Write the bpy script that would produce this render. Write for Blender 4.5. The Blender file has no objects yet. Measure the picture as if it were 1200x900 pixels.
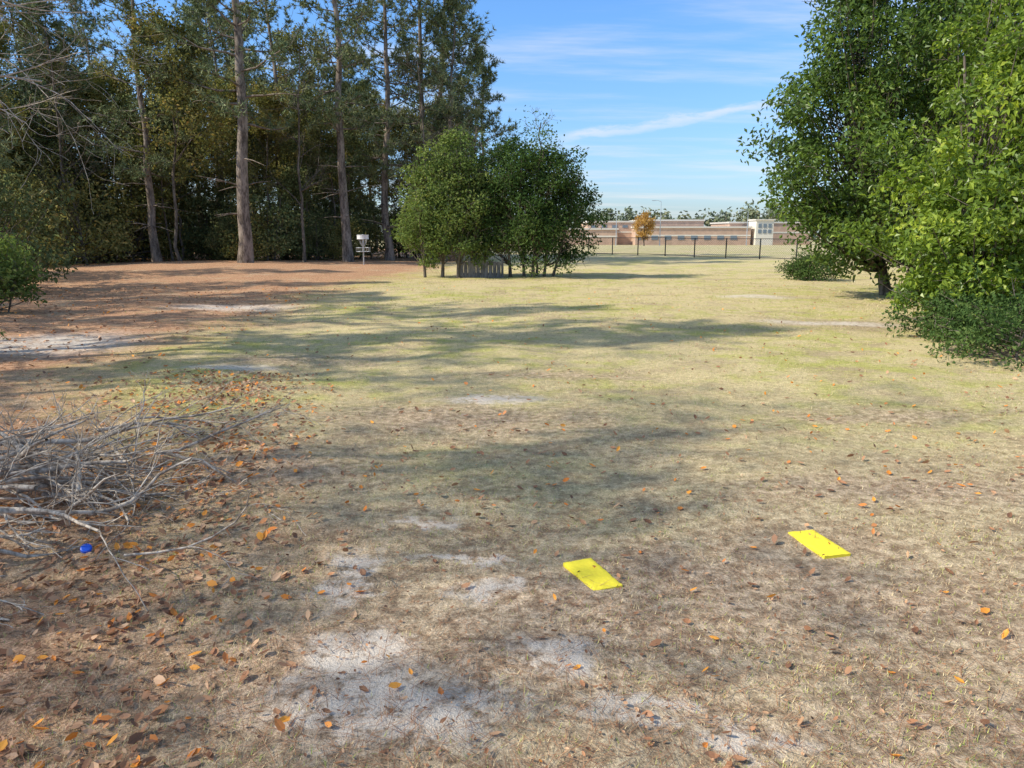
import bpy, math
import numpy as np
from mathutils import Vector
R = np.random.default_rng(7)
sc = bpy.context.scene

# ------------------------------------------------------------------ helpers
class MB:
    def __init__(s): s.V=[]; s.F=[]; s.n=0
    def add(s, v, f, mat=0, rnd=None, smooth=False):
        v=np.asarray(v,dtype=np.float64).reshape(-1,3); f=np.asarray(f,dtype=np.int64)
        if len(f)==0: return
        if rnd is None: rnd=np.full(len(f),0.5)
        elif np.isscalar(rnd): rnd=np.full(len(f),float(rnd))
        s.V.append(v); s.F.append((f+s.n,mat,np.asarray(rnd),smooth)); s.n+=len(v)
    def mesh(s, name, mats):
        me=bpy.data.meshes.new(name)
        V=np.concatenate(s.V)
        me.vertices.add(len(V)); me.vertices.foreach_set("co",V.astype(np.float32).ravel())
        vi=np.concatenate([f.ravel() for f,_,_,_ in s.F])
        tot=np.concatenate([np.full(len(f),f.shape[1]) for f,_,_,_ in s.F])
        st=np.concatenate([[0],np.cumsum(tot)[:-1]])
        me.loops.add(len(vi)); me.loops.foreach_set("vertex_index",vi.astype(np.int32))
        me.polygons.add(len(tot)); me.polygons.foreach_set("loop_start",st.astype(np.int32))
        for m in mats: me.materials.append(m)
        me.polygons.foreach_set("material_index",np.concatenate([np.full(len(f),m) for f,m,_,_ in s.F]).astype(np.int32))
        me.polygons.foreach_set("use_smooth",np.concatenate([np.full(len(f),sm) for f,_,_,sm in s.F]).astype(bool))
        me.update(calc_edges=True)
        a=me.attributes.new("rnd",'FLOAT','FACE')
        a.data.foreach_set("value",np.concatenate([r for _,_,r,_ in s.F]).astype(np.float32))
        return me

def obj(name, me, loc=(0,0,0), rot=0, scale=1, parent=None):
    o=bpy.data.objects.new(name,me); sc.collection.objects.link(o)
    o.location=loc; o.rotation_euler=(0,0,rot)
    o.scale=(scale,)*3 if np.isscalar(scale) else scale
    if parent: o.parent=parent
    return o
def empty(name,loc=(0,0,0),rot=0):
    o=bpy.data.objects.new(name,None); sc.collection.objects.link(o); o.location=loc; o.rotation_euler=(0,0,rot); o.empty_display_size=.2
    return o
def norm(a): return a/(np.linalg.norm(a,axis=-1,keepdims=True)+1e-9)

def tube(mb,P,Rd,sides=5,mat=0,rnd=0.5):
    P=np.asarray(P,float); n=len(P); Rd=np.asarray(Rd,float)
    t=norm(np.gradient(P,axis=0)); m=np.abs(t.mean(0)); ref=np.zeros(3); ref[np.argmin(m)]=1
    u=norm(np.cross(t,ref)); v=np.cross(t,u)
    a=np.linspace(0,2*np.pi,sides,endpoint=False)
    ring=P[:,None,:]+Rd[:,None,None]*(np.cos(a)[None,:,None]*u[:,None,:]+np.sin(a)[None,:,None]*v[:,None,:])
    i=np.arange(n-1)[:,None]; j=np.arange(sides)[None,:]; j2=(j+1)%sides
    f=np.stack([i*sides+j,i*sides+j2,(i+1)*sides+j2,(i+1)*sides+j],-1).reshape(-1,4)
    mb.add(ring.reshape(-1,3),f,mat,rnd,True)

def box(mb,c,s,mat=0,rot=0,rnd=.5,bev=0):
    x,y,z=[k/2 for k in s]
    v=np.array([[i*x,j*y,k*z] for i in(-1,1) for j in(-1,1) for k in(-1,1)],float)
    cr,sr=math.cos(rot),math.sin(rot)
    v=np.stack([v[:,0]*cr-v[:,1]*sr,v[:,0]*sr+v[:,1]*cr,v[:,2]],-1)+np.array(c)
    mb.add(v,[[0,1,3,2],[4,6,7,5],[0,4,5,1],[2,3,7,6],[0,2,6,4],[1,5,7,3]],mat,rnd)

def leaves(mb,P,out,L,W,mat,rnd,rng,up=.6,fold=.25):
    n=len(P)
    nr=norm(rng.normal(size=(n,3))*.8+np.array([0,0,up])+out*.5)
    t=norm(np.cross(nr,rng.normal(size=(n,3)))); s=np.cross(nr,t)
    L=L*rng.uniform(.65,1.2,(n,1)); W=W*rng.uniform(.7,1.2,(n,1))
    b=P; tip=P+t*L-nr*L*.15; r=P+t*L*.45+s*W*.5+nr*W*fold; l=P+t*L*.45-s*W*.5+nr*W*fold
    v=np.stack([b,r,tip,l],1).reshape(-1,3); k=np.arange(n)[:,None]*4
    mb.add(v,np.concatenate([k,k+1,k+2,k+3],1),mat,rnd)

# ------------------------------------------------------------------ node helpers
def newmat(name):
    m=bpy.data.materials.new(name); m.use_nodes=True; nt=m.node_tree; nt.nodes.clear()
    return m,nt
def N(nt,t,**k):
    n=nt.nodes.new(t)
    for a,b in k.items(): setattr(n,a,b)
    return n
def setin(nt,node,i,v):
    if v is None: return
    if isinstance(v,bpy.types.NodeSocket): nt.links.new(v,node.inputs[i])
    else: node.inputs[i].default_value=v
def math_(nt,op,a,b=None,c=None,clamp=False):
    n=N(nt,'ShaderNodeMath',operation=op,use_clamp=clamp)
    setin(nt,n,0,a); setin(nt,n,1,b); setin(nt,n,2,c); return n.outputs[0]
def vmath(nt,op,a,b=None):
    n=N(nt,'ShaderNodeVectorMath',operation=op); setin(nt,n,0,a); setin(nt,n,1,b)
    return n.outputs['Value'] if op in('LENGTH','DOT_PRODUCT') else n.outputs[0]
def mapr(nt,v,a,b,c=0.,d=1.,smooth=True):
    n=N(nt,'ShaderNodeMapRange'); n.interpolation_type='SMOOTHSTEP' if smooth else 'LINEAR'
    setin(nt,n,0,v)
    for i,x in enumerate((a,b,c,d)): n.inputs[i+1].default_value=x
    return n.outputs[0]
def noise(nt,vec,scale,detail=4,rough=.55,color=False):
    n=N(nt,'ShaderNodeTexNoise'); setin(nt,n,'Vector',vec); n.inputs['Scale'].default_value=scale
    n.inputs['Detail'].default_value=detail; n.inputs['Roughness'].default_value=rough
    return n.outputs['Color'] if color else n.outputs['Fac']
def mix(nt,f,a,b,blend='MIX'):
    n=N(nt,'ShaderNodeMix',data_type='RGBA',blend_type=blend)
    setin(nt,n,0,f)
    for i,v in((6,a),(7,b)):
        if isinstance(v,tuple): v=(*v,1) if len(v)==3 else v
        setin(nt,n,i,v)
    return n.outputs[2]
def ramp(nt,f,stops):
    n=N(nt,'ShaderNodeValToRGB'); setin(nt,n,0,f); e=n.color_ramp.elements
    while len(e)<len(stops): e.new(.5)
    for i,(p,c) in enumerate(stops): e[i].position=p; e[i].color=(*c,1)
    return n.outputs[0]
def finish(nt,sh):
    o=N(nt,'ShaderNodeOutputMaterial'); nt.links.new(sh,o.inputs[0])
def princ(nt,col,rough=.8,spec=.2,bump=None,bs=.5,bd=.02,metal=0):
    p=N(nt,'ShaderNodeBsdfPrincipled'); setin(nt,p,'Base Color',(*col,1) if isinstance(col,tuple) else col)
    setin(nt,p,'Roughness',rough); p.inputs['Specular IOR Level'].default_value=spec; p.inputs['Metallic'].default_value=metal
    if bump is not None:
        b=N(nt,'ShaderNodeBump'); b.inputs['Strength'].default_value=bs; b.inputs['Distance'].default_value=bd
        nt.links.new(bump,b.inputs['Height']); nt.links.new(b.outputs[0],p.inputs['Normal'])
    return p.outputs[0]
def leafmat(name,stops,trans=.3,rough=.5,spec=.3,tb=(1.3,1.35,.7)):
    m,nt=newmat(name)
    a=N(nt,'ShaderNodeAttribute',attribute_name='rnd')
    c=ramp(nt,a.outputs['Fac'],stops)
    if spec>.25: s=princ(nt,c,rough,spec)
    else:
        d=N(nt,'ShaderNodeBsdfDiffuse'); nt.links.new(c,d.inputs[0]); s=d.outputs[0]
    if trans>0:
        t=N(nt,'ShaderNodeBsdfTranslucent'); nt.links.new(mix(nt,1.,c,tb,'MULTIPLY'),t.inputs[0])
        x=N(nt,'ShaderNodeMixShader'); x.inputs[0].default_value=trans
        nt.links.new(s,x.inputs[1]); nt.links.new(t.outputs[0],x.inputs[2]); s=x.outputs[0]
    finish(nt,s); return m
def barkmat(name,c1,c2,scale=6,stretch=.25):
    m,nt=newmat(name)
    tc=N(nt,'ShaderNodeTexCoord'); v=vmath(nt,'MULTIPLY',tc.outputs['Object'],(1,1,stretch))
    n1=noise(nt,v,scale,4,.7); n2=noise(nt,v,scale*5,2)
    f=math_(nt,'ADD',math_(nt,'MULTIPLY',n1,.7),math_(nt,'MULTIPLY',n2,.3))
    c=mix(nt,mapr(nt,f,.38,.62),c1,c2)
    d=N(nt,'ShaderNodeBsdfDiffuse'); nt.links.new(c,d.inputs[0])
    finish(nt,d.outputs[0]); return m
def simple(name,col,rough=.7,spec=.3,var=.12,scale=8,metal=0):
    m,nt=newmat(name); tc=N(nt,'ShaderNodeTexCoord')
    n=noise(nt,tc.outputs['Object'],scale,5)
    c=mix(nt,mapr(nt,n,.3,.7),tuple(k*(1-var) for k in col),tuple(min(1,k*(1+var)) for k in col))
    finish(nt,princ(nt,c,rough,spec,n,.2,.01,metal)); return m

# ------------------------------------------------------------------ materials
M_pbark=barkmat("pine_bark",(.10,.08,.065),(.34,.28,.23),5,.3)
M_bark=barkmat("grey_bark",(.085,.07,.055),(.25,.21,.17),7,.3)
M_dead=barkmat("dead_wood",(.24,.19,.15),(.68,.58,.47),12,.6)
M_need=leafmat("pine_needles",[(0,(.085,.115,.055)),(.5,(.20,.24,.11)),(1,(.40,.42,.23))],0,.5,.1)
M_woods=leafmat("woodland_leaves",[(0,(.10,.105,.04)),(.5,(.25,.25,.09)),(.8,(.42,.35,.13)),(1,(.55,.35,.13))],.25,.55,.1)
M_under=leafmat("understory_leaves",[(0,(.06,.08,.035)),(.6,(.19,.22,.085)),(1,(.38,.32,.14))],0,.55,.1)
M_oak=leafmat("oak_leaves",[(0,(.04,.065,.017)),(.5,(.10,.17,.035)),(.85,(.20,.29,.05)),(1,(.32,.36,.07))],.3,.4,.4)
M_laurel=leafmat("laurel_leaves",[(0,(.07,.12,.02)),(.5,(.19,.28,.04)),(.85,(.38,.47,.06)),(1,(.54,.58,.10))],.35,.38,.45)
M_bushL=leafmat("light_bush_leaves",[(0,(.08,.12,.04)),(.6,(.20,.27,.08)),(1,(.36,.38,.13))],.25,.45,.1)
M_bushD=leafmat("dark_bush_leaves",[(0,(.03,.06,.02)),(.6,(.09,.15,.045)),(1,(.19,.25,.08))],.2,.4,.1)
M_far=leafmat("far_foliage_hazed",[(0,(.11,.14,.10)),(.6,(.18,.21,.13)),(1,(.27,.26,.15))],0,.7,.1)  # distance haze is put into the leaf colours: paler, greyer greens
M_orange=leafmat("autumn_leaves",[(0,(.40,.22,.07)),(1,(.62,.40,.14))],.3,.6,.1)
M_fall=leafmat("fallen_leaf",[(0,(.20,.095,.05)),(.35,(.46,.22,.11)),(.6,(.68,.43,.25)),(.75,(.76,.23,.035)),(1,(.95,.42,.06))],.12,.55,.35,(1.1,1,.8))
M_grass=leafmat("grass_blades",[(0,(.38,.27,.16)),(.25,(.66,.51,.29)),(.55,(.86,.71,.42)),(.62,(.56,.53,.18)),(.85,(.40,.44,.11)),(1,(.24,.32,.07))],0,.7,.1)
M_yel=simple("yellow_foam",(.98,.80,.06),.75,.2,.05,60)
M_wht=simple("white_paint",(.75,.76,.76),.5,.3,.04)
M_metal=simple("galvanised_steel",(.50,.52,.54),.4,.5,.1,20,.6)
M_dark=simple("dark_steel",(.035,.035,.035),.6,.3)
M_plank=barkmat("weathered_plank",(.15,.14,.13),(.30,.28,.26),9,.2)
M_blue=simple("blue_plastic",(.02,.12,.75),.4,.5)
M_brick=simple("tan_brick",(.55,.38,.28),.9,.1,.1,.8)
M_roofb=simple("light_fascia",(.66,.60,.52),.7,.2,.05)
M_glass=simple("window_glass",(.16,.20,.24),.15,.6)
M_band=simple("cream_band",(.72,.66,.56),.8,.1,.05)

# ------------------------------------------------------------------ terrain
def gh(x,y):
    x=np.asarray(x,float); y=np.asarray(y,float)
    f=1/(1+np.maximum(0,np.hypot(x,y)-40)/40)
    h=.035*np.sin(.55*x+.7)*np.cos(.43*y+.3)+.018*np.sin(1.7*x+.9*y)+.010*np.sin(3.1*x-2.3*y+1)+.006*np.sin(6.3*y+4.1*x)
    h=h*f
    s=np.clip((y-80)/110,0,1); h=h-1.6*s
    h=h+.25*np.exp(-((x+14)**2/60+(y-34)**2/90))
    return h
SAND=[(-.44,2.3,.40,.20),(-.60,2.62,.20,.16),(.16,2.62,.14,.14),(.47,2.28,.18,.07),(-.78,3.3,.11,.28),(-.47,4.0,.18,.07),(-.12,3.2,.16,.09),(-.25,3.55,.2,.05),
 (-6.9,11.,1.1,1.1),(-3.4,8.8,.5,.18),(.8,2.15,.18,.07),(5.9,13.7,1.1,.35),(6.2,19.,.8,.5),(-6.2,16.5,1.2,.6),(2.6,3.2,.16,.06),(-.2,7.3,.5,.15)]
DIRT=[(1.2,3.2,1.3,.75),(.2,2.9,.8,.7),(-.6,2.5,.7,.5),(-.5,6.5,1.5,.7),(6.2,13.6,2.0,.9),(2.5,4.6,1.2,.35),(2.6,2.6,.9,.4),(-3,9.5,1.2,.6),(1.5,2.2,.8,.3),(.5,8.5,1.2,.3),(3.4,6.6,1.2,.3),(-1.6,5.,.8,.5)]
def spaced(a,b,fine,n1,n2,lo,hi):
    mid=np.arange(a,b,fine); L=a-np.geomspace(fine,a-lo,n1)[::-1]; H=b+np.geomspace(fine,hi-b,n2)
    return np.concatenate([L,mid,H])
gx=spaced(-8,8,.09,50,50,-900,900); gy=spaced(1,14,.09,40,70,-300,1900)
XX,YY=np.meshgrid(gx,gy); ZZ=gh(XX,YY)
nx,ny=len(gx),len(gy); idx=np.arange(nx*ny).reshape(ny,nx)
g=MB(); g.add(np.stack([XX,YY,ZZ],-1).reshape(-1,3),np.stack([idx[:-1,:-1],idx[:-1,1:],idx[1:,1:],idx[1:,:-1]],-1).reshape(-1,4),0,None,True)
M_g,nt=newmat("ground_soil_grass")
pos=N(nt,'ShaderNodeNewGeometry').outputs['Position']
flat=vmath(nt,'MULTIPLY',pos,(1,1,0))
nA=noise(nt,flat,.35,4); nB=noise(nt,flat,2.2,5,.65); nC=noise(nt,flat,14,5,.7); nD=noise(nt,flat,70,4,.75); nE=noise(nt,vmath(nt,'ADD',flat,(31,7,0)),.9,5,.7)
wob=vmath(nt,'MULTIPLY',vmath(nt,'SUBTRACT',noise(nt,flat,5,4,.65,True),(.5,.5,.5)),(.75,.55,0))
wob2=vmath(nt,'MULTIPLY',vmath(nt,'SUBTRACT',noise(nt,flat,.6,4,.6,True),(.5,.5,.5)),(4,4,0))
dpos=vmath(nt,'ADD',flat,wob); dpos2=vmath(nt,'ADD',flat,wob2)
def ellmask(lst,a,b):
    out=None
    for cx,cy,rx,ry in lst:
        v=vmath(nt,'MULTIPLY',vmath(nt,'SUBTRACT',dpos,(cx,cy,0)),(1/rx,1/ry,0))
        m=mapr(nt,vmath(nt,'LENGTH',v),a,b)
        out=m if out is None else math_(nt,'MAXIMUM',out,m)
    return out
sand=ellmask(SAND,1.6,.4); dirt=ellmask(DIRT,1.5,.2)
sep=N(nt,'ShaderNodeSeparateXYZ'); nt.links.new(flat,sep.inputs[0]); X,Y=sep.outputs[0],sep.outputs[1]
sep2=N(nt,'ShaderNodeSeparateXYZ'); nt.links.new(dpos2,sep2.inputs[0]); X2,Y2=sep2.outputs[0],sep2.outputs[1]
straw=mix(nt,nD,(.62,.49,.25),(.90,.76,.44)); green=mix(nt,nD,(.44,.42,.11),(.74,.70,.24))
gf=math_(nt,'ADD',math_(nt,'MULTIPLY',nA,.45),math_(nt,'MULTIPLY',nB,.55))
grass=mix(nt,mapr(nt,gf,.46,.62),straw,green)
grass=mix(nt,mapr(nt,nE,.50,.64,0,.75),grass,mix(nt,nD,(.42,.31,.19),(.70,.55,.35)))
near=mix(nt,mapr(nt,math_(nt,'ADD',math_(nt,'MULTIPLY',nB,.5),math_(nt,'MULTIPLY',nC,.5)),.40,.58),(.40,.29,.19),(.72,.58,.38))
col=mix(nt,mapr(nt,Y2,2.5,9.),near,grass)
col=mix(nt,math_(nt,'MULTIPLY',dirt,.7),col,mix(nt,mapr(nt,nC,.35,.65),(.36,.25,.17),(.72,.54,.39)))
field=mix(nt,mapr(nt,nA,.35,.65),(.70,.57,.36),(.58,.53,.25))
col=mix(nt,mapr(nt,Y2,42,50),col,field)
xb=math_(nt,'ADD',math_(nt,'SUBTRACT',-1.6,mapr(nt,Y,3.5,8.5,0,3.2)),mapr(nt,Y,22,36,0,1.6))
ps=mapr(nt,math_(nt,'ADD',math_(nt,'SUBTRACT',xb,X2),math_(nt,'MULTIPLY',math_(nt,'SUBTRACT',nC,.5),3.)),-1.2,1.6)
ps=math_(nt,'MULTIPLY',ps,mapr(nt,Y2,95,80))
psc=ramp(nt,math_(nt,'ADD',math_(nt,'MULTIPLY',nC,.5),math_(nt,'MULTIPLY',nD,.5)),[(.36,(.27,.135,.075)),(.49,(.58,.32,.185)),(.64,(.86,.57,.37))])
psc=mix(nt,mapr(nt,nE,.52,.68,0,.6),psc,mix(nt,nD,(.55,.42,.26),(.84,.69,.48)))
col=mix(nt,math_(nt,'MULTIPLY',ps,mapr(nt,nB,.25,.5,.6,1.)),col,psc)
sm=math_(nt,'MULTIPLY',sand,mapr(nt,math_(nt,'ADD',math_(nt,'MULTIPLY',nC,.6),math_(nt,'MULTIPLY',nB,.4)),.38,.53,.0,.95),clamp=True)
col=mix(nt,1.,col,ramp(nt,nD,[(.34,(.58,.57,.56)),(.64,(1.2,1.2,1.2))]),'MULTIPLY')
col=mix(nt,1.,col,ramp(nt,nC,[(.34,(.76,.74,.72)),(.62,(1.12,1.12,1.12))]),'MULTIPLY')
col=mix(nt,sm,col,mix(nt,nD,(.66,.55,.45),(.90,.80,.68)))
hb=math_(nt,'ADD',math_(nt,'MULTIPLY',nC,.6),math_(nt,'MULTIPLY',nD,.5))
finish(nt,princ(nt,col,.95,.05,hb,.7,.05))
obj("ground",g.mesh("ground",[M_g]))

# ------------------------------------------------------------------ grass blades
def lowf(x,y):
    return (np.sin(1.3*x+.7*y+1)+np.sin(2.1*y-.8*x+2)+np.sin(3.7*x+2.9*y)+np.sin(.5*x-.37*y+.4)*1.5)/4.5
def ellp(x,y,lst):
    m=np.zeros_like(x)
    for cx,cy,rx,ry in lst: m=np.maximum(m,np.clip(1.5-np.hypot((x-cx)/rx,(y-cy)/ry),0,1))
    return m
MATS=[(.389,3.355,math.radians(21.5)),(1.655,3.757,math.radians(13))]
n=520000
y=np.exp(R.uniform(math.log(1.5),math.log(34),n)); x=R.uniform(-1,1,n)*(y*.86+.9)
keep=R.random(n)>np.minimum(.95,1.2*ellp(x,y,SAND)+.4*ellp(x,y,DIRT))
xbn=-1.6-3.2*np.clip((y-3.5)/5,0,1)+1.6*np.clip((y-22)/14,0,1)
lit=np.clip((xbn-x)/2.2+.3,0,1); keep&=R.random(n)>lit*.93
keep&=R.random(n)<np.clip(.55+.6*lowf(x*2.3,y*2.3)+.35*lowf(x*9+4,y*8),.08,1)
for mx,my,ma in MATS:
    dx,dy=x-mx,y-my; ca,sa=math.cos(ma),math.sin(ma)
    keep&=~((np.abs(dx*ca+dy*sa)<.08)&(np.abs(-dx*sa+dy*ca)<.165))
x,y=x[keep],y[keep]; n=len(x)
p=np.stack([x,y,gh(x,y)-.003],-1)
sc_=np.clip(y/5,1,4)[:,None]
az=R.uniform(0,2*np.pi,n); tl=R.uniform(.5,1.48,n)
d=np.stack([np.sin(tl)*np.cos(az),np.sin(tl)*np.sin(az),np.cos(tl)],-1)
s=np.stack([-np.sin(az),np.cos(az),np.zeros(n)],-1)
L=R.uniform(.010,.036,n)[:,None]*(1+.25*(sc_-1)); W=R.uniform(.001,.0024,n)[:,None]*sc_
v=np.stack([p-s*W,p+s*W,p+d*L],1).reshape(-1,3); k=np.arange(n)[:,None]*3
gp=np.clip(.26+.34*lowf(x*.8+3,y*.8)+.16*np.clip((y-4)/8,0,1)+.1*np.clip(-x*.3,0,1),.06,.75)
isg=R.random(n)<gp
rn=np.where(isg,R.uniform(.62,1,n),R.beta(2,2,n)*.56)
gm=MB(); gm.add(v,np.concatenate([k,k+1,k+2],1),0,rn)
obj("grass",gm.mesh("grass",[M_grass]))

# ------------------------------------------------------------------ fallen leaves
def fallen(n,xs,ys,size,rn,lift=.004):
    a=R.uniform(0,2*np.pi,n); tilt=R.normal(0,.35,n); roll=R.normal(0,.45,n)
    L=size*R.uniform(.6,1.25,n); Wd=L*R.uniform(.38,.6,n); cu=R.uniform(-.1,.45,n)
    base=np.array([[0,0],[.33,0],[.68,0],[1,0],[.3,.5],[.68,.42],[.3,-.5],[.68,-.42]])
    lx=(base[:,0][None]-.5)*L[:,None]; ly=base[:,1][None]*Wd[:,None]
    lz=cu[:,None]*(np.abs(ly)*1.1+ (lx**2)/L[:,None]*1.3)
    y1=ly*np.cos(roll)[:,None]-lz*np.sin(roll)[:,None]; z1=ly*np.sin(roll)[:,None]+lz*np.cos(roll)[:,None]
    x1=lx*np.cos(tilt)[:,None]-z1*np.sin(tilt)[:,None]; z2=lx*np.sin(tilt)[:,None]+z1*np.cos(tilt)[:,None]
    z2=z2-z2.min(1,keepdims=True)*.8
    wx=xs[:,None]+x1*np.cos(a)[:,None]-y1*np.sin(a)[:,None]; wy=ys[:,None]+x1*np.sin(a)[:,None]+y1*np.cos(a)[:,None]
    wz=gh(xs,ys)[:,None]+lift+R.uniform(0,.012,n)[:,None]+z2
    V=np.stack([wx,wy,wz],-1).reshape(-1,3); k=np.arange(n)[:,None]*8
    return V,[np.concatenate([k+i for i in f],1) for f in ([0,1,4],[4,1,2,5],[5,2,3],[1,0,6],[2,1,6,7],[3,2,7])]
fl=MB()
def addf(n,fx,size,pal):
    xs,ys=fx(n); rn=pal(n); V,Fs=fallen(n,xs,ys,size,rn)
    tot=fl.n; fl.V.append(V)
    for f in Fs: fl.F.append((f+tot,0,rn,False))
    fl.n+=len(V)
def scat(y0,y1,w): 
    def f(n):
        y=np.exp(R.uniform(math.log(y0),math.log(y1),n)); return R.uniform(-1,1,n)*(y*w+.3),y
    return f
def leftz(n):
    y=R.uniform(2.,8.5,n); e=-1.25-.25*np.clip(y-3,0,6); return e-np.abs(R.normal(0,1.,n))*.9+R.normal(0,.3,n),y
pal1=lambda n: np.where(R.random(n)<.33,R.uniform(.68,1,n),R.uniform(0,.55,n))
pal2=lambda n: np.where(R.random(n)<.18,R.uniform(.66,.95,n),R.uniform(0.0,.62,n))
addf(420,scat(1.8,7,.75),.048,pal1)
addf(1500,scat(4,26,.75),.054,pal1)
addf(3500,leftz,.050,pal2)
addf(2600,scat(1.8,9,.75),.020,lambda n:R.uniform(0,.58,n))
addf(1500,lambda n:(R.uniform(-14,-4.5,n),R.uniform(7,22,n)),.07,pal2)
obj("fallen_leaves",fl.mesh("fallen_leaves",[M_fall]))

lt=MB(); n=16000
y=np.exp(R.uniform(math.log(1.7),math.log(9),n)); x=R.uniform(-1,1,n)*(y*.8+.3)
a=R.uniform(0,np.pi,n); L=R.uniform(.02,.075,n); z=gh(x,y)+R.uniform(.004,.02,n)
dx,dy=np.cos(a)*L,np.sin(a)*L; w=.0012
A=np.stack([x-dx+dy/L*w,y-dy-dx/L*w,z],-1);B=np.stack([x-dx-dy/L*w,y-dy+dx/L*w,z],-1);C=np.stack([x+dx,y+dy,z+R.uniform(-.004,.01,n)],-1)
k=np.arange(n)[:,None]*3; lt.add(np.stack([A,B,C],1).reshape(-1,3),np.concatenate([k,k+1,k+2],1),0,R.uniform(0,.6,n))
obj("pine_straw",lt.mesh("pine_straw",[M_fall]))

# ------------------------------------------------------------------ tree generators
def grow(mb,p,d,L,r,depth,rng,tips,mat=0,sides=5,spread=.75,grav=.0,kids=(3,5),wob=.18,seg=6,minr=.004,ratio=.62):
    pts=[p.copy()]; dd=d.copy()
    for i in range(seg):
        dd=norm(dd+rng.normal(0,wob,3)+np.array([0,0,grav])); pts.append(pts[-1]+dd*L/seg)
    pts=np.array(pts); rad=np.linspace(r,max(r*.4,minr),seg+1)
    tube(mb,pts,rad,sides if depth>1 else 3,mat,.5)
    if depth<=1: tips.append(pts[seg//2:])
    if depth==0: return
    for c in range(rng.integers(*kids)+ (1 if depth>2 else 0)):
        i=rng.integers(max(1,seg//3),seg+1); t=norm(pts[i]-pts[i-1])
        q=norm(np.cross(t,rng.normal(size=3)))
        grow(mb,pts[i],norm(t*(1-spread*.4)+q*spread),L*ratio*rng.uniform(.7,1.15),rad[i]*.62,depth-1,rng,tips,mat,sides,spread,grav,kids,wob,seg,minr,ratio)

def woods_tree(name,H,r,nl,lsize,seed,leafm=None,bare=False,grav=.04,nbr=24):
    rng=np.random.default_rng(seed); mb=MB(); tips=[]
    n=14; P=np.zeros((n,3)); P[:,2]=np.linspace(-.1,H,n); P[:,:2]=np.cumsum(rng.normal(0,.07,(n,2)),0); P[0,:2]=0
    rad=np.linspace(r,.02,n)**1.0; rad[0]*=1.3; tube(mb,P,rad,7,0)
    for i in range(nbr):
        h=rng.uniform(.2,1)**.8*H; j=min(n-2,int(h/H*(n-1))); b=P[j]+(P[j+1]-P[j])*.5
        a=rng.uniform(0,2*np.pi); el=rng.uniform(.2,.9)
        d=np.array([math.cos(a)*math.cos(el),math.sin(a)*math.cos(el),math.sin(el)])
        Lb=(H*.24)*(1.15-h/H*.75)*rng.uniform(.7,1.2)
        grow(mb,b,d,Lb,rad[j]*.42,2,rng,tips,0,4,.8,grav,(3,5),.16,4,.005)
    if not bare:
        T=np.concatenate(tips); c=T[rng.integers(0,len(T),nl)]+rng.normal(0,.17,(nl,3))
        cr=.5+.5*np.sin(c[:,0]*2.1+c[:,2]*1.7+seed)*np.sin(c[:,1]*2.3+1)
        leaves(mb,c,norm(c-np.array([0,0,H*.5])),lsize,lsize*.6,1,np.clip(cr*.45+rng.random(nl)*.55,0,1),rng,.3)
    return mb.mesh(name,[M_bark,leafm or M_woods])

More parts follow.
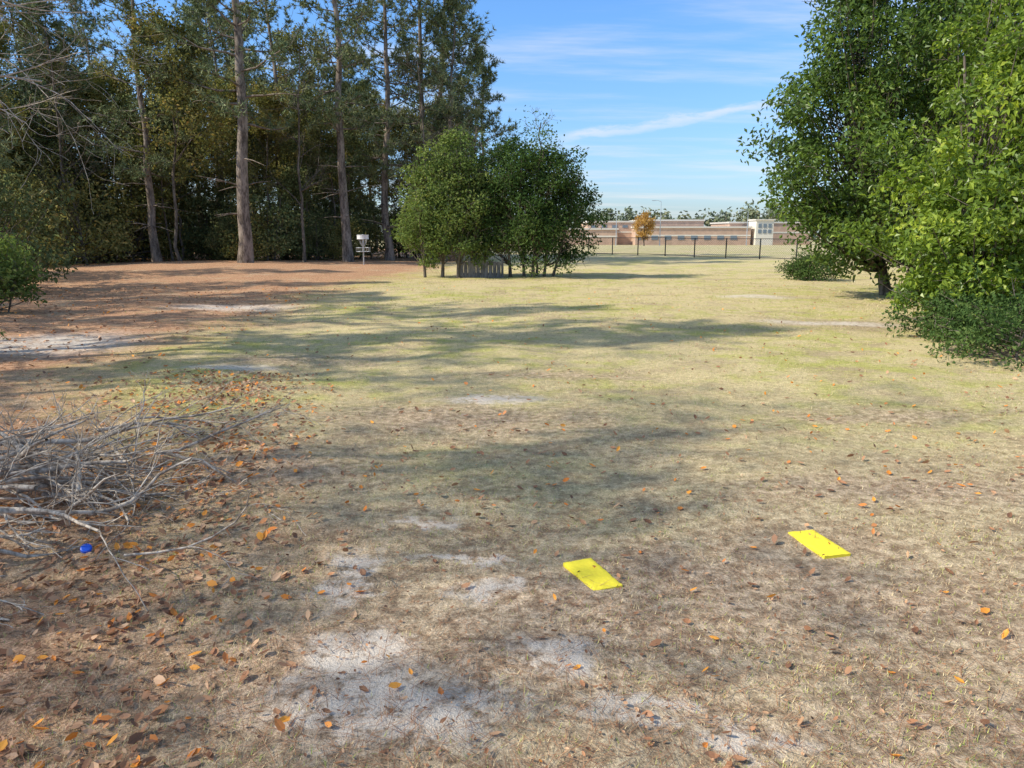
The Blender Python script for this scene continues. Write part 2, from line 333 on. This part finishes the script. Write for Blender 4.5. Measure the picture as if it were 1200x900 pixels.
def pine(name,H,r,crown0,seed,blen=3.0,nb=58,tuft=12,nw=.024,nlen=.28,nt_=26):
    rng=np.random.default_rng(seed); mb=MB()
    n=18; P=np.zeros((n,3)); P[:,2]=np.linspace(-.2,H,n); P[:,:2]=np.cumsum(rng.normal(0,.075,(n,2)),0); P[:,:2]-=P[0,:2]
    rad=r*(1-np.linspace(0,1,n)*.9); rad[0]*=1.35; rad[1]*=1.05; tube(mb,P,rad,10,0)
    C=[];D=[];K=[]
    for i in range(nb):
        f=(i+rng.random())/nb; h=H*(crown0+(1-crown0)*f*.99)
        t_=h/H*(n-1); j=min(n-2,int(t_)); b=P[j]+(P[j+1]-P[j])*(t_-j)
        a=i*2.4+rng.normal(0,.5); L=blen*(1-f)**.5*rng.uniform(.5,1.15)*(.55+.45*min(1,f*3))+.35
        el=-.15+f*.8+rng.normal(0,.15); d=np.array([math.cos(a)*math.cos(el),math.sin(a)*math.cos(el),math.sin(el)])
        m=6; pts=[b]; 
        for q in range(m): d=norm(d+rng.normal(0,.12,3)+np.array([0,0,.05])); pts.append(pts[-1]+d*L/m)
        pts=np.array(pts); rb=max(.012,rad[j]*.28); tube(mb,pts,np.linspace(rb,.008,m+1),4,0)
        for q in range(2,m+1):
            for s_ in range(2 if q<m else 1):
                sd=norm(d*.7+norm(rng.normal(size=3))*np.array([.9,.9,.5])+np.array([0,0,.15])); sl=L*.28*rng.uniform(.5,1.2)+.15
                e=pts[q]+sd*sl; tube(mb,np.array([pts[q],(pts[q]+e)/2+rng.normal(0,.03,3),e]),[.012,.009,.005],3,0)
                ck=rng.random()
                for w_ in (.4,.75,1.05): C.append(pts[q]+sd*sl*w_+rng.normal(0,.06,3)); D.append(sd); K.append(ck)
    for i in range(14):
        h=H*rng.uniform(crown0*.4,crown0); j=min(n-2,int(h/H*(n-1))); b=P[j]; a=rng.uniform(0,6.28); d=np.array([math.cos(a),math.sin(a),rng.uniform(-.2,.3)])
        L=rng.uniform(.4,1.9); tube(mb,np.array([b,b+d*L*.5,b+d*L+np.array([0,0,-.1])]),[.03,.02,.008],4,0)
    C=np.array(C);D=np.array(D);K=np.array(K); M=len(C)
    d=norm(D[:,None,:]*.7+norm(rng.normal(size=(M,tuft,3)))); p=C[:,None,:]+np.zeros_like(d)
    s=norm(np.cross(d,rng.normal(size=d.shape))); L=nlen*rng.uniform(.6,1.15,(M,tuft,1))
    V=np.stack([p-s*nw,p+s*nw,p+d*L],2).reshape(-1,3); k=np.arange(M*tuft)[:,None]*3
    mb.add(V,np.concatenate([k,k+1,k+2],1),1,np.clip(np.repeat(K,tuft)*.5+rng.random(M*tuft)*.5,0,1))
    return mb.mesh(name,[M_pbark,M_need])

def lump(u,s): return np.sin(4.1*u[...,0]+s)*np.sin(3.7*u[...,1]+2*s)+.6*np.sin(7.3*u[...,2]+3*s)*np.sin(6.1*u[...,0]-s)
def crown_tree(name,ells,trunks,ncl,per,lsize,clr,seed,leafm,barkm=None,shell=.75,lumpy=.16,zmin=.1,up=.5,wr=.5,twigs=0):
    rng=np.random.default_rng(seed); mb=MB(); E=np.array(ells,float)
    w=(E[:,3]*E[:,4]*E[:,5])**.75; w/=w.sum(); e=rng.choice(len(E),ncl,p=w)
    u=norm(rng.normal(size=(ncl,3))); r=np.where(rng.random(ncl)<shell,1-np.abs(rng.normal(0,.16,ncl)),rng.random(ncl)**.4)
    r=np.clip(r,.1,1.05)*(1+lumpy*lump(u,seed)); c=E[e,:3]+u*E[e,3:]*r[:,None]; ok=c[:,2]>zmin; c=c[ok]; u=u[ok]
    tr=[]
    for (tx,ty,tr_,th,lx,ly) in trunks:
        m=9; f=np.linspace(0,1,m); P=np.stack([tx+lx*f+np.cumsum(rng.normal(0,.03*th/4,m)),ty+ly*f+np.cumsum(rng.normal(0,.03*th/4,m)),-.1+f*(th+.1)],-1)
        rad=tr_*(1-.75*f); rad[0]*=1.3; tube(mb,P,rad,8,0); tr.append((P,rad))
    for i in range(len(c)):
        if rng.random()<.75:
            P,rad=tr[rng.integers(len(tr))] if len(tr)<3 else tr[int(np.argmin([np.hypot(*(t[0][-1,:2]-c[i,:2])) for t in tr]))]
            j=int(np.clip((c[i,2]*rng.uniform(.35,.8))/P[-1,2]*8,1,8)); a=P[j]; b=c[i]; mdl=a*.5+b*.5+np.array([0,0,-.08])*np.linalg.norm(b-a)+rng.normal(0,.08,3)
            q=np.linspace(0,1,6)[:,None]; pts=(1-q)**2*a+2*q*(1-q)*mdl+q*q*b
            rb=min(rad[j]*.5,.05)*rng.uniform(.4,1); tube(mb,pts,np.linspace(rb,.006,6),4,0)
        for t in range(twigs):
            a=c[i]+rng.normal(0,clr*.4,3); dd=norm(u[i]+rng.normal(0,.7,3)); tube(mb,np.array([a,a+dd*clr*.7,a+dd*clr*1.5+rng.normal(0,.05,3)]),[.006,.005,.003],3,0)
    m=len(c); cs=clr*rng.uniform(.6,1.3,m); ck=rng.random(m)
    g_=rng.normal(size=(m,per,3)); g_=g_/(1+.22*np.linalg.norm(g_,axis=2,keepdims=True)**1.5)*1.35
    p=c[:,None,:]+g_*cs[:,None,None]*np.array([1,1,.7]); p=p.reshape(-1,3)
    ok=p[:,2]>.03; o=np.repeat(u,per,0)
    rn=np.clip(np.repeat(ck,per)*.45+rng.random(m*per)*.55,0,1)
    leaves(mb,p[ok],o[ok],lsize,lsize*wr,1,rn[ok],rng,up)
    return mb.mesh(name,[barkm or M_bark,leafm])

# ------------------------------------------------------------------ woodland
PV=[pine("pine_a",19,.29,.30,11,3.6,62),pine("pine_b",17,.22,.24,12,3.1,62),pine("pine_c",21,.25,.30,13,3.6,66),pine("pine_d",12,.15,.14,14,2.6,54)]
WV=[woods_tree("woods_a",12,.09,11000,.16,21),woods_tree("woods_b",10,.075,9000,.16,22),woods_tree("woods_c",8,.06,7500,.15,23,M_under)]
BV=[woods_tree("bare_a",12,.10,0,.1,31,bare=True),woods_tree("bare_b",9,.08,0,.1,32,bare=True)]
SV=[woods_tree("sparse_a",13,.12,1100,.15,36),woods_tree("sparse_b",12,.12,1500,.15,37)]
UV=[crown_tree("under_a",[(0,0,1.6,1.6,1.5,1.7)],[(0,0,.05,3,.2,.1),(.3,.1,.04,2.6,.4,-.2)],60,60,.16,.34,41,M_under,shell=.5,lumpy=.3),
    crown_tree("under_b",[(0,0,1.2,1.3,1.4,1.3),(.6,.3,2.2,.8,.8,1.2)],[(0,0,.05,3,.3,.1)],52,60,.15,.34,42,M_woods,shell=.5,lumpy=.3)]
def put(name,me,x,y,s=1,rot=None):
    return obj(name,me,(x,y,float(gh(x,y))-.02),R.uniform(0,6.28) if rot is None else rot,s)
put("pine_tree",PV[0],-12.6,35.5,1.1,.3)
put("pine_tree",PV[2],-8.6,39.5,1.0,2.)
put("pine_tree",PV[1],-6.9,42.5,1.08,4.)
put("pine_tree",PV[1],-5.0,45,1.12,1.)
put("pine_tree",PV[0],-4.6,49.5,.98,2.)
put("pine_tree",PV[3],-1.7,45,.97,2.)
put("pine_tree",PV[3],-3.4,43,1.2,.5)
put("pine_tree",PV[1],-17.2,36.5,.95,3.)
put("pine_tree",PV[3],-15.2,21.,.8,3.)
put("pine_tree",PV[3],-19.5,26.,.9,1.)
put("bare_tree",BV[0],-4.7,40.5,.9); put("bare_tree",BV[1],-2.0,42,.95); put("bare_tree",BV[0],-10.5,38,.85)
def yf(x): return 28+(max(x,-24)+24)*(15/18)
pts=[]
def sample(n,xmin,xmax,ymax,md,off=0):
    out=[];t=0
    while len(out)<n and t<6000:
        t+=1; x=R.uniform(xmin,xmax); y=R.uniform(24,ymax)
        if y<yf(x)+off or x<-.85*y-3 : continue
        if all((x-a)**2+(y-b)**2>md*md for a,b in out+pts): out.append((x,y))
    pts.extend(out); return out
for x,y in sample(32,-52,-5.2,66,2.4,5): put("pine_tree",PV[[1,3,3,3,2][R.integers(0,5)]],x,y,R.uniform(.8,1.1))
for x,y in sample(50,-42,-3.8,54,1.3,1.5): put("woodland_tree",WV[R.integers(0,3)],x,y,R.uniform(.7,1.15))
for x,y in sample(10,-38,-4,48,1.1,1): put("bare_tree",BV[R.integers(0,2)],x,y,R.uniform(.7,1.1))
for x,y in sample(60,-44,-4,50,.9,1.0): put("understory_bush",UV[R.integers(0,2)],x,y,R.uniform(.7,1.6))
# thin woods left of the camera (out of frame): dappled shade on the near grass
for x,y,i,s in [(-12,-3.2,0,1.),(-13.5,-.4,1,1.),(-12,2.4,0,.95),(-15,1.2,1,1.1),(-14.5,4.6,0,1.)]:
    put("woodland_tree",SV[i],x,y,s)
for x,y,i,s in [(-13.8,7.6,3,1.25),(-16,11.5,1,.9),(-20,14,1,.85),(-17,16.5,3,.95)]: put("pine_tree",PV[i],x,y,s)
put("understory_bush",UV[0],-13.5,20,1.0); put("understory_bush",UV[1],-16.5,24,1.1); put("understory_bush",UV[0],-19.,27,1.1)
# bare tree whose limbs hang into the upper left
rng=np.random.default_rng(5); mb=MB(); tips=[]
P=np.array([[0,0,-.1],[.05,0,1.5],[0,.1,3],[.1,.1,4.5],[.1,.2,6]]); tube(mb,P,[.17,.14,.12,.09,.05],9,0)
for h,a,L,e in [(3.3,.35,2.6,.2),(3.7,-.5,2.8,.1),(4.2,.1,3.0,.0),(4.4,.7,2.8,.3),(4.9,-.1,3.0,-.05),(5.4,.4,3.0,.2),(3.9,2.5,2.5,.4),(4.8,4,2.4,.4)]:
    grow(mb,np.array([.1,.1,h]),np.array([math.cos(a)*math.cos(e),math.sin(a)*math.cos(e),math.sin(e)]),L,.035,3,rng,tips,0,5,.6,-.01,(3,5),.13,6,.003,.55)
obj("bare_tree",mb.mesh("bare_near",[M_dead]),(-8.9,9.8,0))

# ------------------------------------------------------------------ bushes mid distance
me=crown_tree("bush_light",[(0,0,2.4,1.4,1.3,1.9),(-.7,.1,1.6,1.1,1.1,1.1),(.1,0,4.0,.8,.8,1.1),(1.0,.2,2.2,1.2,1.1,1.8),(1.2,.3,3.3,.8,.8,1.0),(-.8,0,3.3,.7,.7,.9)],
  [(-.9,0,.05,4,-.3,0),(-.3,.2,.06,4.5,.1,0),(.3,-.2,.05,4.4,.4,.1),(.8,.1,.05,3.8,.5,0)],215,90,.135,.27,51,M_bushL,lumpy=.42,zmin=.4,twigs=3,shell=.6)
put("small_tree",me,-2.3,27.3,1.,0)
me=crown_tree("bush_dark",[(0,0,2.7,1.7,1.5,2.1),(1.0,0,1.9,1.3,1.2,1.4),(-.3,0,4.0,.9,.9,1.1),(-1.1,.1,2.3,1.1,1.1,1.8),(.8,0,3.7,.8,.8,.8)],
  [(-.8,0,.06,4,-.4,0),(-.3,.2,.05,4.5,-.1,0),(.1,-.2,.06,4.4,.2,.1),(.5,.1,.05,3.8,.6,0),(.8,-.1,.05,3.6,.9,0)],280,95,.13,.27,52,M_bushD,lumpy=.4,zmin=.4,twigs=3,shell=.65)
put("small_tree",me,.7,27.4,1.,0)
me=woods_tree("bush_stems",5.4,.05,500,.11,55,M_bushD,nbr=18); put("small_tree",me,.9,27.8,1.,0); put("small_tree",me,-1.1,28.2,.9,2)
e=empty("wooden_fence",(-1.15,27.2,float(gh(-1.15,27.2)))); f=MB()
for i in range(10): box(f,(-.68+i*.15,0,.30+R.uniform(-.03,.03)),(.14,.02,.62),0)
obj("planks",f.mesh("planks",[M_plank]),parent=e)
f=MB(); box(f,(0,.03,.15),(1.5,.035,.08)); box(f,(0,.03,.5),(1.5,.035,.08)); box(f,(-.8,.055,.35),(.09,.09,.75)); box(f,(.8,.055,.35),(.09,.09,.75))
obj("rails_and_posts",f.mesh("rails",[M_plank]),parent=e)

# disc golf basket
e=empty("disc_golf_basket",(-7.0,35.5,float(gh(-7.0,35.5))))
def ring(mb,z,r,tr=.012,n=20,mat=0):
    a=np.linspace(0,2*np.pi,n+1); tube(mb,np.stack([r*np.cos(a),r*np.sin(a),np.full(n+1,z)],-1),np.full(n+1,tr),5,mat)
f=MB(); tube(f,[[0,0,-.1],[0,0,.7],[0,0,1.42]],[.03]*3,8); obj("pole",f.mesh("pole",[M_metal]),parent=e)
f=MB(); a=np.linspace(0,2*np.pi,25)
top=[np.stack([.27*np.cos(a),.27*np.sin(a),np.full(25,z)],-1) for z in(1.20,1.38)]
V=np.concatenate(top); i=np.arange(24)[:,None]; f.add(V,np.concatenate([i,i+1,i+26,i+25],1),0); ring(f,1.2,.27); ring(f,1.38,.27)
for q in range(6):
    c,s_=math.cos(q*1.047),math.sin(q*1.047); tube(f,[[0,0,1.38],[.27*c,.27*s_,1.38]],[.008]*2,4)
obj("top_band",f.mesh("band",[M_wht]),parent=e)
f=MB()
for q in range(12):
    c,s_=math.cos(q*.5236),math.sin(q*.5236); tube(f,[[.25*c,.25*s_,1.36],[.16*c,.16*s_,1.05],[.04*c,.04*s_,.85]],[.007]*3,4)
obj("chains",f.mesh("chains",[M_metal]),parent=e)
f=MB(); ring(f,.62,.33); ring(f,.80,.33); ring(f,.62,.15,.008)
for q in range(20):
    c,s_=math.cos(q*.314),math.sin(q*.314); tube(f,[[0,0,.6],[.33*c,.33*s_,.62],[.33*c,.33*s_,.80]],[.005]*3,4)
obj("catch_tray",f.mesh("tray",[M_metal]),parent=e)

# ------------------------------------------------------------------ right-hand trees
me=crown_tree("oak",[(0,0,4.6,3.6,3.3,3.6),(.4,0,6.6,3.0,2.8,3.2),(.6,-.3,2.0,2.8,2.6,1.7),(-1.7,0,3.6,2.1,2.,1.7),(-1.2,0,6.2,1.7,1.7,1.6),(-1.5,-.4,1.7,1.5,1.5,1.0)],
  [(.3,0,.22,7,.3,.2),(-.2,.3,.14,6,-1.2,.3),(.9,-.2,.14,6.5,1.2,-.2)],520,115,.15,.30,61,M_oak,lumpy=.28,zmin=.5,shell=.7,twigs=2)
put("oak_tree",me,10.0,19.2,1.,0)
me=crown_tree("laurel",[(0,0,2.1,2.45,2.1,2.0),(.6,0,4.2,2.2,2.0,2.0),(1.2,0,6.0,1.9,1.9,2.0),(-1.0,-.3,1.3,1.4,1.2,1.1)],
  [(.2,0,.10,6,.8,.2),(-.3,.3,.08,4.5,-.8,.3),(.9,-.2,.09,5.5,1.,-.2)],520,105,.125,.23,62,M_laurel,lumpy=.30,zmin=.2,shell=.72,twigs=2)
put("laurel_tree",me,8.4,12.4,1.,0)
me=crown_tree("low_shrub",[(0,0,.35,1.0,.7,.42),(.8,.5,.4,.9,.7,.5)],[(0,0,.02,.5,.1,0),(.6,.3,.02,.5,.1,.1)],110,80,.06,.13,63,M_bushD,zmin=.05,lumpy=.35,twigs=1)
put("low_shrub",me,6.5,9.5,1.1,0)
me2=crown_tree("low_shrub_b",[(0,0,.35,.9,.6,.5)],[(0,0,.02,.5,.1,0)],70,70,.08,.15,64,M_bushD,zmin=.05,lumpy=.3,twigs=1)
put("low_shrub",me2,6.9,11.4,.9,0); put("low_shrub",me2,10.3,26,1.15,2)
put("oak_tree",bpy.data.meshes["oak"],16.5,27,1.,2.4)
me=crown_tree("left_shrub",[(0,0,.8,.9,.8,.75)],[(0,0,.03,1.3,.2,0),(.2,.1,.02,1.2,.3,.1)],80,60,.10,.16,65,M_bushL,zmin=.1,lumpy=.35,twigs=2,shell=.5)
put("green_shrub",me,-10.4,14.9,.95,0); put("green_shrub",me,-7.3,9.6,.5,2)

# ------------------------------------------------------------------ branch pile
rng=np.random.default_rng(77); mb=MB(); tips=[]
for i in range(60):
    a=rng.normal(.1,.8)+ (math.pi if rng.random()<.15 else 0)
    p=np.array([-3.05+rng.normal(0,.45),4.2+rng.normal(0,.55),rng.uniform(.02,.32)])
    d=norm(np.array([math.cos(a),math.sin(a)*.7,rng.normal(.04,.12)]))
    grow(mb,p,d,rng.uniform(.5,.95),rng.uniform(.006,.017),2,rng,tips,0,6,.55,-.005,(3,5),.18,6,.0022,.5)
for i in range(14):
    p=np.array([-3.2+rng.uniform(-.5,.3),4.1+rng.normal(0,.45),.12+.02*i]); a=rng.normal(.05,.45)
    grow(mb,p,norm(np.array([math.cos(a),math.sin(a),rng.normal(.02,.06)])),rng.uniform(.9,1.15),rng.uniform(.014,.026),2,rng,tips,0,7,.5,-.01,(2,4),.12,7,.003,.45)
for i in range(26):
    p=np.array([-3.0+rng.normal(0,.4),4.5+rng.normal(0,.4),.1]); a=rng.uniform(0,6.28)
    grow(mb,p,norm(np.array([math.cos(a)*.5,math.sin(a)*.4,.7])),rng.uniform(.35,.65),.006,1,rng,tips,0,5,.55,0,(3,5),.13,6,.002,.5)
V=mb.V
for q in range(len(V)):
    z=V[q][:,2]; gz=gh(V[q][:,0],V[q][:,1])+.006; z2=np.where(z<gz,gz+(gz-z)*.15,z); z2=np.where(z2>.45,.45+(z2-.45)*.6,z2); V[q][:,2]=z2
obj("branch_pile",mb.mesh("branch_pile",[M_dead]))
f=MB(); a=np.linspace(0,2*np.pi,17)[:-1]
prof=[(.0,.022),(.030,.021),(.038,.016),(.040,0)]
for (r0,z0),(r1,z1) in zip(prof[:-1],prof[1:]):
    V0=np.stack([r0*np.cos(a),r0*np.sin(a),np.full(16,z0)],-1);V1=np.stack([r1*np.cos(a),r1*np.sin(a),np.full(16,z1)],-1)
    i=np.arange(16)[:,None]; f.add(np.concatenate([V0,V1]),np.concatenate([i,(i+1)%16,(i+1)%16+16,i+16],1),0,None,True)
o=obj("blue_plastic_lid",f.mesh("lid",[M_blue]),(-2.22,3.62,float(gh(-2.22,3.62))+.02),0,.7); o.rotation_euler=(.5,.3,0)

# ------------------------------------------------------------------ yellow tee pads
def pad(x,y,a):
    w,l,h=.078,.162,.022
    f=MB(); n=26; m=12
    us=np.linspace(-1,1,m); vs=np.linspace(-1,1,n); U,Vv=np.meshgrid(us,vs)
    Z=h+R.normal(0,.0009,U.shape)-.005*((np.abs(U)>.99)|(np.abs(Vv)>.99))
    top=np.stack([U*w,Vv*l,Z],-1).reshape(-1,3); ix=np.arange(m*n).reshape(n,m)
    f.add(top,np.stack([ix[:-1,:-1],ix[:-1,1:],ix[1:,1:],ix[1:,:-1]],-1).reshape(-1,4),0,None,True)
    per=np.concatenate([ix[0,:-1],ix[:-1,-1],ix[-1,:0:-1],ix[:0:-1,0]]); A=top[per]; B=A.copy(); B[:,2]=-.01; k=len(per)
    i=np.arange(k)[:,None]; f.add(np.concatenate([A,B]),np.concatenate([i,i+k,(i+1)%k+k,(i+1)%k],1),0)
    return obj("yellow_tee_marker",f.mesh("tee_marker",[M_yel]),(x,y,float(gh(x,y))-.004),a)
for mx,my,ma in MATS: pad(mx,my,ma)

# ------------------------------------------------------------------ chain-link fence
A=np.array([20.,41.]); B=np.array([-14.,80.]); Ld=np.linalg.norm(B-A); d=(B-A)/Ld
e=empty("chain_link_fence"); f=MB(); w=MB(); s_=0
while s_<Ld:
    p=A+d*s_; z=float(gh(*p)); tube(f,[[p[0],p[1],z-.1],[p[0],p[1],z+1.28]],[.04]*2,6); s_+=2.4
for hh in(1.24,.10):
    q=np.linspace(0,Ld,40); P=A[None]+d[None]*q[:,None]; tube(f,np.column_stack([P,gh(P[:,0],P[:,1])+hh]),np.full(40,.022),5)
q=0
while q<Ld-1.2:
    for sg in(0,1.15):
        p=A+d*(q+sg); r=A+d*(q+1.15-sg); tube(w,[[*p,float(gh(*p))+.08],[*r,float(gh(*r))+1.22]],[.004]*2,3)
    q+=.14
obj("posts_and_rails",f.mesh("fposts",[M_dark]),parent=e); obj("wire_mesh",w.mesh("fwire",[M_dark]),parent=e)

# ------------------------------------------------------------------ school building
e=empty("school_building",(0,190,-1.6))
W_=MB();T_=MB();G_=MB();Bn=MB()
def wing(x0,x1,y0,dep,h,mat=0):
    box(W_,((x0+x1)/2,y0+dep/2,h/2),(x1-x0,dep,h),mat)
    box(T_,((x0+x1)/2,y0+dep/2,h+.2),(x1-x0+.5,dep+.5,.4))
    box(Bn,((x0+x1)/2,y0-.04,h*.58),(x1-x0,.06,.35))
wing(19,33,0,20,5.6); wing(33.05,49,4,20,6.0); wing(30,58,-6,9,4.2); wing(12,26,-3,2.9,3.8); wing(55,76,2,18,5.4)
for x in np.arange(31.5,57,3.2): box(G_,(x,-6.03,1.9),(1.6,.1,1.0))
for x in np.arange(20.5,29,2.6): box(G_,(x,-.05,4.6),(1.3,.1,.6))
E2=MB(); box(E2,(61,-4,3.0),(4.2,6,6.0)); box(T_,(61,-4,6.15),(4.8,6.6,.3)); 
for gx_ in(-1.2,0,1.2):
    for gz_ in(3.4,4.7): box(G_,(61+gx_,-7.05,gz_),(.8,.1,.9))
for m_,nm,mt in((W_,"walls",M_brick),(T_,"roof_fascia",M_roofb),(G_,"windows",M_glass),(Bn,"stone_bands",M_band),(E2,"entrance_tower",M_band)): obj(nm,m_.mesh(nm,[mt]),parent=e)
for x,y,h in((29.3,150,8.6),(22,160,6.5),(49,158,7)):
    e=empty("street_lamp",(x,y,float(gh(x,y)))); f=MB(); tube(f,[[0,0,0],[0,0,h*.5],[0,0,h]],[.10,.08,.05],7); tube(f,[[0,0,h-.05],[-.7,0,h+.15],[-1.2,0,h+.15]],[.04]*3,6)
    obj("pole",f.mesh("lamp_pole",[M_metal]),parent=e); f=MB(); box(f,(-1.45,0,h+.12),(.7,.28,.12)); obj("lamp_head",f.mesh("lamp_head",[M_metal]),parent=e)
me=crown_tree("autumn",[(0,0,3.2,1.5,1.5,2.1),(.4,0,4.4,.8,.8,1.0)],[(0,0,.12,4,0,0)],60,40,.35,.33,71,M_orange,zmin=1.2,lumpy=.3)
put("autumn_tree",me,25.8,148,1.15)
mb=MB(); rng=np.random.default_rng(9)
for i in range(300):
    x=rng.uniform(-160,260); y=rng.uniform(285,345); h=rng.uniform(9.5,15)+2.*math.sin(x*.07); r=rng.uniform(2.2,3.8); m=60
    tube(mb,[[x,y,-1.7],[x,y,-1.6+h*.8]],[.25,.1],4,0)
    u=norm(rng.normal(size=(m,3))); p=np.array([x,y,-1.6+h*.64])+u*np.array([r,r,h*.36])*rng.random((m,1))**.5
    leaves(mb,p,u,1.7,1.2,1,np.clip(rng.random()*.5+rng.random(m)*.5,0,1),rng)
    p=np.array([x,y,0.2])+rng.normal(size=(26,3))*np.array([3,2,1.4]); leaves(mb,p,norm(rng.normal(size=(26,3))),1.8,1.4,1,rng.random(26)*.5,rng)
obj("distant_tree_line",mb.mesh("treeline",[M_bark,M_far]))

# ------------------------------------------------------------------ light, sky
EL=math.radians(40); AZ=math.radians(-106)
S=Vector((math.sin(AZ)*math.cos(EL),math.cos(AZ)*math.cos(EL),math.sin(EL)))
ld=bpy.data.lights.new("sun",'SUN'); ld.energy=5; ld.angle=math.radians(.6); ld.color=(1,.94,.80)
lo=bpy.data.objects.new("sun",ld); sc.collection.objects.link(lo); lo.rotation_euler=(-S).to_track_quat('-Z','Y').to_euler(); lo.location=(-30,5,30)
wd=bpy.data.worlds.new("World"); sc.world=wd; wd.use_nodes=True; nt=wd.node_tree; nt.nodes.clear()
sky=N(nt,'ShaderNodeTexSky',sky_type='NISHITA'); sky.sun_disc=False; sky.sun_elevation=EL; sky.sun_rotation=AZ; sky.air_density=1.0; sky.dust_density=.8; sky.ozone_density=1.6
tc=N(nt,'ShaderNodeTexCoord'); dr=tc.outputs['Generated']
sp=N(nt,'ShaderNodeSeparateXYZ'); nt.links.new(dr,sp.inputs[0]); x,y,z=sp.outputs
zz=math_(nt,'ADD',math_(nt,'MAXIMUM',z,0.),.10)
cb=N(nt,'ShaderNodeCombineXYZ'); nt.links.new(math_(nt,'DIVIDE',x,zz),cb.inputs[0]); nt.links.new(math_(nt,'DIVIDE',y,zz),cb.inputs[1])
mp=N(nt,'ShaderNodeMapping'); nt.links.new(cb.outputs[0],mp.inputs[0]); mp.inputs['Rotation'].default_value=(0,0,math.radians(-14)); mp.inputs['Scale'].default_value=(.35,1.3,1)
c1=noise(nt,mp.outputs[0],1.1,9,.6)
cm=mapr(nt,c1,.45,.75,0,.75)
az=math_(nt,'ARCTAN2',x,y); el=math_(nt,'ARCSINE',z)
wn=noise(nt,vmath(nt,'MULTIPLY',dr,(14,14,60)),1.,6,.65)
line=math_(nt,'SUBTRACT',math_(nt,'SUBTRACT',el,math_(nt,'MULTIPLY_ADD',az,.132,.1096)),math_(nt,'MULTIPLY',math_(nt,'SUBTRACT',wn,.5),.030))
st=mapr(nt,math_(nt,'ABSOLUTE',line),.010,.0)
st=math_(nt,'MULTIPLY',st,math_(nt,'MULTIPLY',mapr(nt,az,.03,.10),mapr(nt,az,.42,.28)))
cm=math_(nt,'MAXIMUM',cm,math_(nt,'MULTIPLY',st,math_(nt,'MULTIPLY_ADD',wn,1.,.05)),clamp=True)
tint=mix(nt,mapr(nt,z,0,.30),(.78,.96,1.28),(.72,1.12,1.55))
# sky above the view is brightened and less blue, to ease blue shade
tint=mix(nt,mapr(nt,z,.38,.75),tint,(1.15,1.18,1.12))
skc=mix(nt,1.,sky.outputs[0],tint,'MULTIPLY')
cc=mix(nt,cm,skc,(6.0,6.1,6.2))
bg=N(nt,'ShaderNodeBackground'); nt.links.new(cc,bg.inputs[0]); bg.inputs[1].default_value=.15
ow=N(nt,'ShaderNodeOutputWorld'); nt.links.new(bg.outputs[0],ow.inputs[0])

# ------------------------------------------------------------------ camera
cd=bpy.data.cameras.new("camera"); cd.sensor_width=36; cd.lens=26.1; cd.clip_end=4000; cd.clip_start=.05
co=bpy.data.objects.new("camera",cd); sc.collection.objects.link(co); co.location=(0,0,1.6+float(gh(0,0))); co.rotation_euler=(math.radians(90-11.56),0,0); sc.camera=co
sc.view_settings.view_transform='Standard'; sc.view_settings.look='None'; sc.view_settings.exposure=0
